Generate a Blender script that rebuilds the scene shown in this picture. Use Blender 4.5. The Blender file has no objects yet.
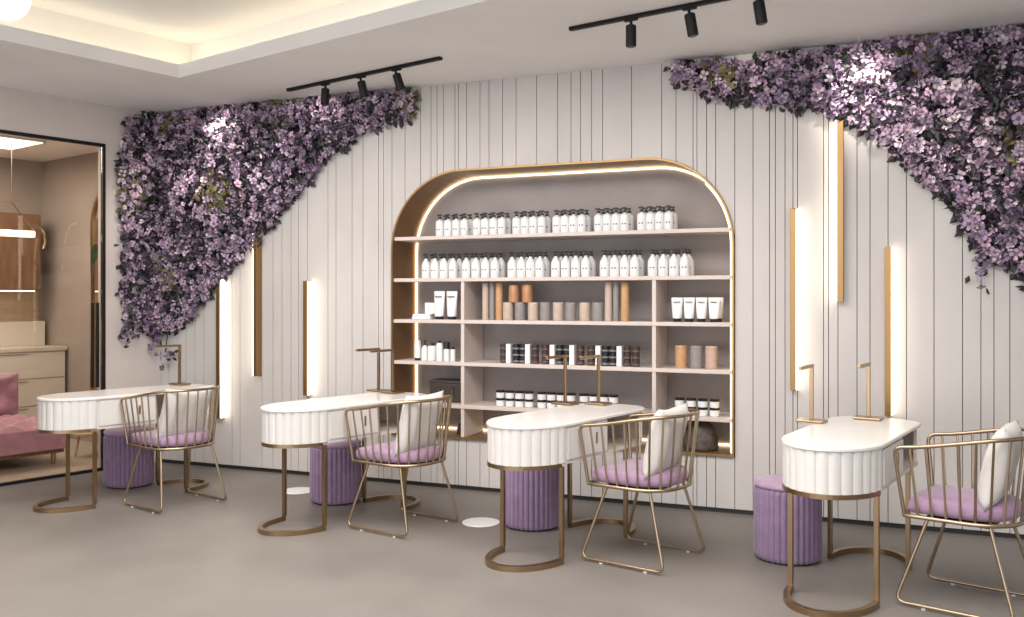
import bpy, bmesh, math, random
from mathutils import Vector, Matrix, noise
random.seed(7)
sc = bpy.context.scene
COL = sc.collection
PI = math.pi

# ------------------------------------------------------------------ camera, world, exposure
cam_d = bpy.data.cameras.new('camera'); cam = bpy.data.objects.new('camera', cam_d); COL.objects.link(cam)
cam.location = (0, 0, 1.48)
cam.rotation_euler = (PI / 2, 0, math.atan(387 / 920))
cam_d.sensor_width = 36; cam_d.lens = 920 / 1024 * 36
cam_d.shift_y = -10.5 / 1024
cam_d.clip_start = 0.05
sc.camera = cam

w = bpy.data.worlds.new('daylight'); sc.world = w; w.use_nodes = True
bg = w.node_tree.nodes['Background']; bg.inputs[0].default_value = (0.97, 0.97, 1.0, 1); bg.inputs[1].default_value = 0.52
sc.view_settings.view_transform = 'Standard'; sc.view_settings.look = 'None'
sc.view_settings.gamma = 1; sc.view_settings.use_curve_mapping = False
sc.view_settings.exposure = 0.11
sc.cycles.use_denoising = True
sc.cycles.max_bounces = 8
sc.cycles.sample_clamp_indirect = 8

ANG = -math.radians(14.4)          # the room's axes against the panelled wall
CA, SA = math.cos(ANG), math.sin(ANG)
def R(x, y, z=0.0):                # room axes -> world
    return Vector((x * CA - y * SA, x * SA + y * CA, z))
WY = 6.395                         # face of the panelled wall
CEIL = 3.14

def lamp(kind, name, loc, energy, color=(1, .86, .68), rot=(0, 0, 0), **k):
    d = bpy.data.lights.new(name, kind); d.energy = energy; d.color = color
    for a, b in k.items(): setattr(d, a, b)
    o = bpy.data.objects.new(name, d); COL.objects.link(o); o.location = loc; o.rotation_euler = rot
    return o
def aim(o, target):
    v = Vector(target) - o.location
    o.rotation_euler = v.to_track_quat('-Z', 'Y').to_euler()

# big soft light of the recessed ceiling tray, and unseen shop-front daylight, tilted up to brighten the ceiling
lamp('AREA', 'tray_light', R(-2.6, 2.75, 3.15), 275, (1, .95, .90), (0, 0, ANG), shape='RECTANGLE', size=6.2, size_y=2.0)
lamp('AREA', 'shop_front_daylight', R(-1.5, -3.0, 1.1), 205, (.98, .98, 1), (PI / 2 + .75, 0, ANG), shape='RECTANGLE', size=8.0, size_y=2.6)
lamp('AREA', 'lounge_ceiling_light', R(-9.0, 3.2, 2.90), 66, (1, .88, .74), (0, 0, ANG), shape='RECTANGLE', size=2.0, size_y=2.0)

# ------------------------------------------------------------------ materials
def mat(name, col, rough=.5, metal=0.0, noise=0.0, nscale=8.0, bump=0.0, bscale=40.0, emit=None, estr=0.0, spec=None, sheen=0.0, stretch=None, col2=None):
    m = bpy.data.materials.new(name); m.use_nodes = True
    nt = m.node_tree; b = nt.nodes['Principled BSDF']
    b.inputs['Base Color'].default_value = (*col, 1); b.inputs['Roughness'].default_value = rough; b.inputs['Metallic'].default_value = metal
    if spec is not None: b.inputs['Specular IOR Level'].default_value = spec
    if sheen: b.inputs['Sheen Weight'].default_value = sheen; b.inputs['Sheen Roughness'].default_value = .4
    if emit: b.inputs['Emission Color'].default_value = (*emit, 1); b.inputs['Emission Strength'].default_value = estr
    if noise or bump:
        tc = nt.nodes.new('ShaderNodeTexCoord'); mp = nt.nodes.new('ShaderNodeMapping')
        nt.links.new(tc.outputs['Object'], mp.inputs[0])
        if stretch: mp.inputs['Scale'].default_value = stretch
    if noise:
        n = nt.nodes.new('ShaderNodeTexNoise'); n.inputs['Scale'].default_value = nscale; n.inputs['Detail'].default_value = 6
        nt.links.new(mp.outputs[0], n.inputs[0])
        r = nt.nodes.new('ShaderNodeValToRGB')
        r.color_ramp.elements[0].position = .3; r.color_ramp.elements[1].position = .7
        c2 = col2 or tuple(max(0, c * (1 - noise)) for c in col)
        r.color_ramp.elements[0].color = (*c2, 1); r.color_ramp.elements[1].color = (*[min(1, c * (1 + noise * .4)) for c in col], 1)
        nt.links.new(n.outputs[0], r.inputs[0]); nt.links.new(r.outputs[0], b.inputs['Base Color'])
    if bump:
        n2 = nt.nodes.new('ShaderNodeTexNoise'); n2.inputs['Scale'].default_value = bscale; n2.inputs['Detail'].default_value = 4
        nt.links.new(mp.outputs[0], n2.inputs[0])
        bp = nt.nodes.new('ShaderNodeBump'); bp.inputs['Strength'].default_value = bump; bp.inputs['Distance'].default_value = .02
        nt.links.new(n2.outputs[0], bp.inputs['Height']); nt.links.new(bp.outputs[0], b.inputs['Normal'])
    return m

M = {}
M['panel'] = mat('panel_plaster', (.585, .556, .538), .55, noise=.10, nscale=2.2, bump=.05, bscale=14, stretch=(1, 1, .5))
M['joint'] = mat('panel_joint', (.06, .052, .05), .8)
M['plaster'] = mat('side_wall_plaster', (.59, .53, .50), .7, noise=.10, nscale=1.8, bump=.05, bscale=9)
M['ceiling'] = mat('ceiling_plaster', (.83, .815, .80), .8, noise=.05, nscale=1.5)
M['tray'] = mat('tray_paint', (.86, .84, .80), .8)
M['floor'] = mat('concrete_floor', (.205, .187, .172), .5, noise=.2, nscale=1.3, bump=.03, bscale=30)
M['dark'] = mat('plinth_and_gap_shade', (.025, .023, .022), .5)
M['black'] = mat('black_metal', (.008, .008, .009), .5, spec=.25)
M['brass'] = mat('brushed_brass', (.37, .26, .155), .28, 1.0, bump=.02, bscale=120)
M['chair_brass'] = mat('satin_brass', (.43, .33, .225), .33, 1.0)
M['bronze'] = mat('bronze_sheet', (.27, .155, .075), .34, .6)
M['gold'] = mat('gold_fin', (.36, .225, .10), .42, 1.0)
M['led'] = mat('led_strip', (1, .9, .75), .5, emit=(1, .78, .48), estr=3.6)
M['ledwall'] = mat('wall_light_strip', (1, .9, .75), .5, emit=(1, .86, .66), estr=5.5)
M['cove'] = mat('cove_strip', (1, .9, .75), .5, emit=(1, .89, .70), estr=2.6)
M['globe'] = mat('globe_glass', (.9, .95, 1), .3, emit=(.80, .93, 1), estr=.95)
M['niche_back'] = mat('grey_plaster', (.36, .325, .315), .7, noise=.14, nscale=3, bump=.05, bscale=12)
M['shelf'] = mat('cream_shelf', (.66, .575, .53), .5, noise=.05, nscale=5)
M['white'] = mat('white_lacquer', (.66, .645, .625), .32, noise=.03, nscale=6)
M['marble'] = mat('white_marble', (.76, .74, .715), .2, noise=.04, nscale=3)
M['cream'] = mat('cream_lacquer', (.70, .63, .56), .4)
M['lilac'] = mat('lilac_velvet', (.42, .29, .42), .85, noise=.16, nscale=14, sheen=.5, bump=.08, bscale=60)
M['lilacseat'] = mat('lilac_seat_velvet', (.39, .255, .38), .85, noise=.15, nscale=10, sheen=.5, bump=.08, bscale=60)
M['violet'] = mat('violet_velvet', (.27, .18, .30), .8, noise=.18, nscale=16, sheen=.6, bump=.08, bscale=70)
M['rose'] = mat('rose_velvet', (.40, .20, .25), .85, noise=.2, nscale=9, sheen=.4)
M['pillow'] = mat('white_linen', (.64, .62, .59), .9, bump=.12, bscale=90)
M['bottle'] = mat('white_bottle', (.82, .82, .82), .3, noise=.01)
M['mark'] = mat('grey_print', (.10, .10, .11), .6)
M['pump'] = mat('black_pump', (.03, .028, .03), .4)
M['lid'] = mat('black_lid', (.015, .014, .015), .35)
M['beige'] = mat('beige_canister', (.58, .46, .38), .5, noise=.12, nscale=40)
M['grey'] = mat('grey_canister', (.30, .28, .275), .5, noise=.12, nscale=40)
M['tan'] = mat('tan_canister', (.58, .34, .17), .4, noise=.12, nscale=30)
M['copper'] = mat('copper_canister', (.62, .33, .17), .38, .3, noise=.2, nscale=20)
M['pink'] = mat('pink_canister', (.56, .40, .335), .5, noise=.1, nscale=30)
M['brown'] = mat('brown_jar', (.055, .032, .027), .4)
M['blackjar'] = mat('black_jar', (.014, .014, .017), .35)
M['jarlabel'] = mat('jar_label', (.20, .19, .19), .6)
M['brownlabel'] = mat('brown_label', (.13, .085, .075), .6)
M['leather'] = mat('dark_leather', (.05, .038, .034), .5, bump=.1, bscale=30)
M['mesh'] = mat('grey_wicker', (.10, .085, .075), .6, noise=.5, nscale=22, col2=(.03, .025, .022))
M['wood'] = mat('light_wood', (.52, .38, .25), .5, noise=.15, nscale=4, stretch=(1, 1, 8))
M['walnut'] = mat('walnut', (.20, .105, .055), .45, noise=.25, nscale=4, stretch=(6, 6, 1))
M['cabinet'] = mat('ivory_cabinet', (.68, .61, .53), .45)
M['stone'] = mat('stone_top', (.62, .55, .47), .3, noise=.08, nscale=9)
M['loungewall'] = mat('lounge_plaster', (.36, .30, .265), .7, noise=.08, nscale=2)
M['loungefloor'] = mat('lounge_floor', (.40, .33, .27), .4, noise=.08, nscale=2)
M['mirror'] = mat('mirror_glass', (.80, .78, .75), .03, 1.0)
M['bloom'] = [mat('blossom_%s' % n, c, .6, noise=.18, nscale=30, sheen=.1) for n, c in
              (('plum', (.15, .105, .17)), ('violet', (.26, .195, .30)), ('lilac', (.42, .31, .44)), ('mauve', (.53, .365, .47)), ('pale', (.66, .55, .61)))]
M['leafdark'] = mat('leaf_dark', (.022, .024, .022), .5, noise=.3, nscale=20)
M['leafplum'] = mat('leaf_plum', (.038, .024, .042), .5, noise=.3, nscale=20)
M['leafolive'] = mat('leaf_olive', (.15, .14, .045), .5, noise=.3, nscale=20)
M['leafgreen'] = mat('leaf_green', (.06, .15, .04), .4, noise=.2, nscale=12)
M['twig'] = mat('brown_twig', (.06, .04, .032), .7)

def glass_material():
    m = bpy.data.materials.new('door_glass'); m.use_nodes = True; nt = m.node_tree
    for n in list(nt.nodes):
        if n.type == 'BSDF_PRINCIPLED': nt.nodes.remove(n)
    out = [n for n in nt.nodes if n.type == 'OUTPUT_MATERIAL'][0]
    t = nt.nodes.new('ShaderNodeBsdfTransparent'); t.inputs[0].default_value = (.95, .94, .92, 1)
    g = nt.nodes.new('ShaderNodeBsdfGlossy'); g.inputs['Roughness'].default_value = .01
    f = nt.nodes.new('ShaderNodeFresnel'); f.inputs[0].default_value = 1.28
    x = nt.nodes.new('ShaderNodeMixShader')
    nt.links.new(f.outputs[0], x.inputs[0]); nt.links.new(t.outputs[0], x.inputs[1]); nt.links.new(g.outputs[0], x.inputs[2])
    nt.links.new(x.outputs[0], out.inputs[0])
    return m
M['glass'] = glass_material()

# ------------------------------------------------------------------ mesh collector
class MB:
    def __init__(s): s.v = []; s.f = []; s.m = []
    def add(s, verts, faces, mi=0):
        o = len(s.v); s.v += [tuple(p) for p in verts]
        for f in faces: s.f.append([i + o for i in f]); s.m.append(mi)
    def box(s, lo, hi, mi=0, bev=0.0):
        if bev > 0:
            bm = bmesh.new(); bmesh.ops.create_cube(bm, size=1)
            for v in bm.verts:
                v.co = Vector([(lo[i] + hi[i]) / 2 + v.co[i] * (hi[i] - lo[i]) for i in range(3)])
            bmesh.ops.bevel(bm, geom=list(bm.edges), offset=bev, segments=2, affect='EDGES', profile=.5)
            bm.verts.index_update()
            s.add([v.co[:] for v in bm.verts], [[v.index for v in f.verts] for f in bm.faces], mi); bm.free(); return
        x0, y0, z0 = lo; x1, y1, z1 = hi
        s.add([(x0, y0, z0), (x1, y0, z0), (x1, y1, z0), (x0, y1, z0), (x0, y0, z1), (x1, y0, z1), (x1, y1, z1), (x0, y1, z1)],
              [(0, 3, 2, 1), (4, 5, 6, 7), (0, 1, 5, 4), (1, 2, 6, 5), (2, 3, 7, 6), (3, 0, 4, 7)], mi)
    def lathe(s, prof, c=(0, 0, 0), n=24, mi=0, sx=1, sy=1):
        vs = []; fs = []
        for r, z in prof:
            for k in range(n):
                a = 2 * PI * k / n; vs.append((c[0] + r * sx * math.cos(a), c[1] + r * sy * math.sin(a), c[2] + z))
        for i in range(len(prof) - 1):
            for k in range(n):
                k2 = (k + 1) % n; fs.append((i * n + k, i * n + k2, (i + 1) * n + k2, (i + 1) * n + k))
        fs.append(tuple(range(n - 1, -1, -1))); fs.append(tuple((len(prof) - 1) * n + k for k in range(n)))
        s.add(vs, fs, mi)
    def tube(s, pts, r, n=8, closed=False, mi=0, rect=None):
        pts = [Vector(p) for p in pts]; N = len(pts); vs = []; fs = []
        up = Vector((0, 0, 1)); prevx = None
        for i, p in enumerate(pts):
            a = pts[i - 1] if (i > 0 or closed) else p; b = pts[(i + 1) % N] if (i < N - 1 or closed) else p
            t = (b - a).normalized()
            if prevx is None:
                x = t.cross(up)
                if x.length < 1e-3: x = t.cross(Vector((0, 1, 0)))
            else:
                x = prevx - t * prevx.dot(t)
                if rect and abs(t.z) < .9: x = t.cross(up)
            x.normalize(); y = x.cross(t).normalized(); prevx = x
            # mitre stretch
            k = 1.0
            if (0 < i < N - 1) or closed:
                d = (p - a).normalized().dot((b - p).normalized()); k = 1 / max(.5, math.sqrt((1 + d) / 2))
            if rect:
                hw, hh = rect
                ring = [p + x * hw * k + y * hh, p - x * hw * k + y * hh, p - x * hw * k - y * hh, p + x * hw * k - y * hh]
            else:
                ring = [p + (x * math.cos(2 * PI * j / n) + y * math.sin(2 * PI * j / n)) * r for j in range(n)]
            vs += ring
        q = 4 if rect else n
        for i in range(N if closed else N - 1):
            i2 = (i + 1) % N
            for j in range(q):
                j2 = (j + 1) % q; fs.append((i * q + j, i * q + j2, i2 * q + j2, i2 * q + j))
        if not closed:
            fs.append(tuple(range(q - 1, -1, -1))); fs.append(tuple((N - 1) * q + j for j in range(q)))
        s.add(vs, fs, mi)
    def prism(s, poly, z0, z1, mi=0, axis='z'):
        n = len(poly)
        if axis == 'z': P = lambda p, h: (p[0], p[1], h)
        elif axis == 'y': P = lambda p, h: (p[0], h, p[1])
        else: P = lambda p, h: (h, p[0], p[1])
        vs = [P(p, z0) for p in poly] + [P(p, z1) for p in poly]
        fs = [tuple(range(n - 1, -1, -1)), tuple(range(n, 2 * n))] + [(i, (i + 1) % n, n + (i + 1) % n, n + i) for i in range(n)]
        s.add(vs, fs, mi)
    def build(s, name, mats, parent=None, smooth=None, fix=True):
        me = bpy.data.meshes.new(name); me.from_pydata(s.v, [], s.f)
        mats = mats if isinstance(mats, list) else [mats]
        for m in mats: me.materials.append(m)
        me.polygons.foreach_set('material_index', s.m); me.update()
        if fix:
            bm = bmesh.new(); bm.from_mesh(me); bmesh.ops.recalc_face_normals(bm, faces=bm.faces); bm.to_mesh(me); bm.free()
        if smooth:
            me.polygons.foreach_set('use_smooth', [True] * len(me.polygons))
            me.set_sharp_from_angle(angle=math.radians(smooth))
        o = bpy.data.objects.new(name, me); COL.objects.link(o)
        if parent: o.parent = parent
        return o

def tag(o, label=None, cat=None, group=None, kind=None):
    if label: o['label'] = label
    if cat: o['category'] = cat
    if group: o['group'] = group
    if kind: o['kind'] = kind
    return o
def thing(name, label, cat, loc=(0, 0, 0), rz=0.0, group=None):
    o = bpy.data.objects.new(name, None); COL.objects.link(o); o.empty_display_size = .05
    o.location = loc; o.rotation_euler = (0, 0, rz); return tag(o, label, cat, group)
KIDS = {}
def dup(o, loc, rz=None, label=None, parent=None):
    c = o.copy(); COL.objects.link(c)
    if parent is not None: c.parent = parent
    else:
        c.location = loc
        if rz is not None: c.rotation_euler = (0, 0, rz)
        if label: c['label'] = label
    for ch in list(o.children): dup(ch, None, parent=c)
    return c
def structure(o): o['kind'] = 'structure'; return o
ORD = ['first', 'second', 'third', 'fourth', 'fifth', 'sixth', 'seventh', 'eighth']

# ------------------------------------------------------------------ room shell
def room_box(mb, x0, y0, z0, x1, y1, z1, mi=0):       # a box along the room's axes
    c = [R(x, y, z) for z in (z0, z1) for x, y in ((x0, y0), (x1, y0), (x1, y1), (x0, y1))]
    mb.add(c, [(0, 3, 2, 1), (4, 5, 6, 7), (0, 1, 5, 4), (1, 2, 6, 5), (2, 3, 7, 6), (3, 0, 4, 7)], mi)

LX = -7.567                       # left wall, room axes
b = MB(); b.add([R(LX - .06, -4, 0), R(5.5, -4, 0), R(5.5, 8, 0), R(LX - .06, 8, 0)], [(0, 1, 2, 3)])
b.add([R(LX - .06, -4, -.1), R(5.5, -4, -.1), R(5.5, 8, -.1), R(LX - .06, 8, -.1)], [(0, 3, 2, 1)])
structure(b.build('floor', M['floor']))

# niche outline (arched top) in wall coordinates (x, z)
NX0, NX1, NZ0, NZ1, NR = -3.729, -1.036, .392, 2.475, .62
def arch(inset=0.0, n=14):
    x0, x1, z0, z1, r = NX0 + inset, NX1 - inset, NZ0 + inset, NZ1 - inset, NR - inset
    P = [(x0, z0), (x1, z0)]
    for k in range(n + 1):
        a = PI / 2 * k / n; P.append((x1 - r + r * math.cos(a), z1 - r + r * math.sin(a)))
    for k in range(n + 1):
        a = PI / 2 + PI / 2 * k / n; P.append((x0 + r + r * math.cos(a), z1 - r + r * math.sin(a)))
    return P
def arch_top(x):
    if x <= NX0 or x >= NX1: return None
    if x < NX0 + NR: d = NX0 + NR - x
    elif x > NX1 - NR: d = x - (NX1 - NR)
    else: return NZ1
    return NZ1 - NR + math.sqrt(max(0, NR * NR - d * d))
GROOVES = [-6.111, -6.018, -5.915, -5.824, -5.723, -5.623, -5.317, -5.231, -4.999, -4.885, -4.793, -4.701, -4.626, -4.535, -4.334,
           -4.256, -4.102, -3.998, -3.853, -3.807, -3.729, -3.61, -3.471, -3.378, -3.325, -3.269, -3.169, -3.139, -3.07, -2.956, -2.88,
           -2.768, -2.657, -2.491, -2.325, -2.22, -2.147, -2.062, -1.979, -1.763, -1.544, -1.442, -1.322, -1.295, -1.229, -1.166,
           -1.036, -.914, -.805, -.767, -.704, -.653, -.624, -.459, -.428, -.369, -.252, -.173, -.065, .044, .204, .366, .469, .541, .628,
           .736, .842, .973, 1.15, 1.3, 1.42, 1.6, 1.75, 1.95, 2.1, 2.3, 2.5]
WX0, WX1 = -6.30, 2.7
def wall_strip(mb, x0, x1, y0, y1, mi):
    if x1 <= NX0 or x0 >= NX1:
        mb.box((x0, y0, 0.035), (x1, y1, CEIL), mi); return
    xs = [x0] + [x0 + (x1 - x0) * k / 8 for k in range(1, 8)] + [x1]
    xs = [min(max(x, NX0 + 1e-4), NX1 - 1e-4) for x in xs]
    mb.box((x0, y0, .035), (x1, y1, NZ0), mi)
    low = [(x, arch_top(x)) for x in xs]
    mb.prism(low + [(x1, CEIL), (x0, CEIL)], y0, y1, mi, 'y')
b = MB()
edges = [WX0] + GROOVES + [WX1]; G = .0024
for a, c in zip(edges[:-1], edges[1:]):
    wall_strip(b, a + (G if a > WX0 else 0), c - G, WY, WY + .03, 0)
for a, c in zip([WX0, NX0 - .0005] + [NX0 + (NX1 - NX0) * k / 40 for k in range(1, 40)] + [NX1], [NX0 - .0005] + [NX0 + (NX1 - NX0) * k / 40 for k in range(1, 40)] + [NX1, WX1]):
    wall_strip(b, a, c, WY + .012, WY + .10, 1)
structure(b.build('wall_back', [M['panel'], M['joint']]))
b = MB(); b.box((WX0, WY + .02, 0), (WX1, WY + .1, .034)); structure(b.build('shadow_gap_back', M['dark']))  # near-black strip, painted as the shade in the recessed floor gap

# left wall with the glazed opening (room axes)
DY0, DY1, DZ = .8, 4.185, 2.804
b = MB()
room_box(b, LX - .12, DY1, 0, LX, 4.80, CEIL)
room_box(b, LX - .12, DY0, DZ, LX, DY1, CEIL)
room_box(b, LX - .12, -4, 0, LX, DY0, CEIL)
structure(b.build('wall_left', M['plaster']))

# ceiling: soffit around a raised tray
TX1, TY0 = 1.0, -2.0
c0 = Vector((-5.0, 5.416)); TX0 = c0.x * CA + c0.y * SA; TY1 = -c0.x * SA + c0.y * CA
b = MB()
def soffit(x0, y0, x1, y1): room_box(b, x0, y0, CEIL, x1, y1, CEIL + .10)
soffit(LX - .12, -4, TX0, 8); soffit(TX0, TY1, 5.5, 8); soffit(TX1, -4, 5.5, TY1); soffit(TX0, -4, TX1, TY0)
structure(b.build('ceiling', M['ceiling']))
b = MB(); TT = 3.50; PK = .30
room_box(b, TX0 - PK, TY0 - PK, TT, TX1 + PK, TY1 + PK, TT + .05)
room_box(b, TX0 - PK - .05, TY0 - PK, CEIL + .10, TX0 - PK, TY1 + PK, TT)
room_box(b, TX0 - PK, TY1 + PK, CEIL + .10, TX1 + PK, TY1 + PK + .05, TT)
room_box(b, TX1 + PK, TY0 - PK, CEIL + .10, TX1 + PK + .05, TY1 + PK, TT)
structure(b.build('ceiling_tray', M['tray']))
b = MB()
room_box(b, TX0 - .22, TY0, CEIL + .105, TX0 - .16, TY1 + .2, CEIL + .125)
room_box(b, TX0 - .22, TY1 + .16, CEIL + .105, TX1, TY1 + .22, CEIL + .125)
structure(tag(b.build('trim_cove_light', M['cove']), 'warm strip light hidden in the ceiling recess'))

# ------------------------------------------------------------------ arched niche with shelves
ND = .375
niche = thing('display_niche', 'arched brass-edged wall niche holding shelves of bottles and jars', 'display shelf', ((NX0 + NX1) / 2, WY, NZ0))
def local(o, root):              # meshes are written in world coordinates: bring them under their thing
    o.data.transform(Matrix.Translation(-Vector(root.location))); o.parent = root; return o
outer, inner = arch(0.002), arch(.016)
b = MB(); n = len(outer)
for y0, y1, A, B in ((WY - .022, WY + ND, outer, inner),):
    vs = [(p[0], y0, p[1]) for p in A] + [(p[0], y0, p[1]) for p in B] + [(p[0], y1, p[1]) for p in B] + [(p[0], y1, p[1]) for p in A]
    fs = []; mi = []
    for i in range(n):
        j = (i + 1) % n
        b.add([vs[i], vs[j], vs[n + j], vs[n + i]], [(0, 1, 2, 3)], 1)
        b.add([vs[n + i], vs[n + j], vs[2 * n + j], vs[2 * n + i]], [(0, 1, 2, 3)], 0)
        b.add([vs[3 * n + i], vs[3 * n + j], vs[j], vs[i]], [(0, 1, 2, 3)], 1)
local(b.build('surround', [M['bronze'], M['gold']], smooth=40, fix=False), niche)['label'] = 'bronze lining and gold edge'
b = MB(); P = arch(.014); b.prism(P, WY + ND - .006, WY + ND + .01, 0, 'y')
local(b.build('back_panel', M['niche_back']), niche)
def ring_strip(mb, i0, i1, y, closed=True):
    A, B = arch(i0), arch(i1); n = len(A)
    for i in range(n):
        j = (i + 1) % n
        mb.add([(A[i][0], y, A[i][1]), (A[j][0], y, A[j][1]), (B[j][0], y, B[j][1]), (B[i][0], y, B[i][1])], [(0, 1, 2, 3)])
        mb.add([(B[i][0], y, B[i][1]), (B[j][0], y, B[j][1]), (B[j][0], y + .012, B[j][1]), (B[i][0], y + .012, B[i][1])], [(0, 1, 2, 3)])
b = MB(); ring_strip(b, .018, .029, WY + ND - .018)
local(b.build('led_strip', M['led'], fix=False), niche)
# front lens of the same light, set in the right and upper edge of the frame
b = MB(); A, B = arch(.014), arch(.032); n = len(A)
for i in range(1, 9):
    j = i + 1
    b.add([(A[i][0], WY + .004, A[i][1]), (A[j][0], WY + .004, A[j][1]), (B[j][0], WY + .010, B[j][1]), (B[i][0], WY + .010, B[i][1])], [(0, 1, 2, 3)])
    b.add([(B[i][0], WY + .010, B[i][1]), (B[j][0], WY + .010, B[j][1]), (B[j][0], WY + .03, B[j][1]), (B[i][0], WY + .03, B[i][1])], [(0, 1, 2, 3)])
local(b.build('led_strip', M['led'], fix=False), niche)
SZ = [1.95, 1.622, 1.297, .970, .640]
def half_w(z):
    if z > NZ1 - NR: d = z - (NZ1 - NR); return NR - math.sqrt(NR * NR - d * d)
    return 0
for z in SZ:
    e = half_w(z) + .017
    b = MB(); b.box((NX0 + e, WY - .004, z - .014), (NX1 - e, WY + ND - .022, z + .014), 0, .002)
    local(b.build('shelf', M['shelf']), niche)
for x in (-3.105, -1.600):
    b = MB(); b.box((x - .014, WY + .002, NZ0 + .016), (x + .014, WY + ND - .022, SZ[1] - .014)); local(b.build('divider', M['shelf']), niche)
T = [z + .0145 for z in SZ]           # tops of the shelves

# ------------------------------------------------------------------ wall lights
def wall_light(x0, x1, z0, z1, side, label):
    t = thing('wall_light', label, 'wall light', ((x0 + x1) / 2, WY, z0), 0, 'slim vertical brass wall lights')
    h = z1 - z0; w = (x1 - x0) / 2; d = .065
    b = MB(); b.box((-w, -d, 0), (w, 0, h), 0, .002); b.build('brass_fin', M['gold'], t)
    b = MB()
    s = 1 if side == 'right' else -1
    xa, xb = sorted((s * (w + .0005), s * (w + .010)))
    b.box((xa, -d + .008, .004), (xb, -.001, h - .004)); b.build('light_strip', M['ledwall'], t)
    return t
wall_light(-5.437, -5.395, .44, 1.645, 'right', 'slim brass wall light at the far left table, glowing to the right')
wall_light(-5.042, -5.002, .817, 2.03, 'left', 'slim brass wall light rising highest under the left flowers, glowing on its left side')
wall_light(-4.535, -4.495, .676, 1.621, 'right', 'slim brass wall light above the second table from the left, glowing to the right')
wall_light(-.664, -.628, .868, 2.072, 'right', 'slim brass wall light nearest the arched niche, glowing to the right')
wall_light(-.373, -.333, 1.454, 2.64, 'left', 'brass wall light hanging high below the right flowers, glowing to the left')
wall_light(-.084, -.046, .73, 1.806, 'right', 'slim brass wall light directly behind the rightmost table, glowing to the right')

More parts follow.
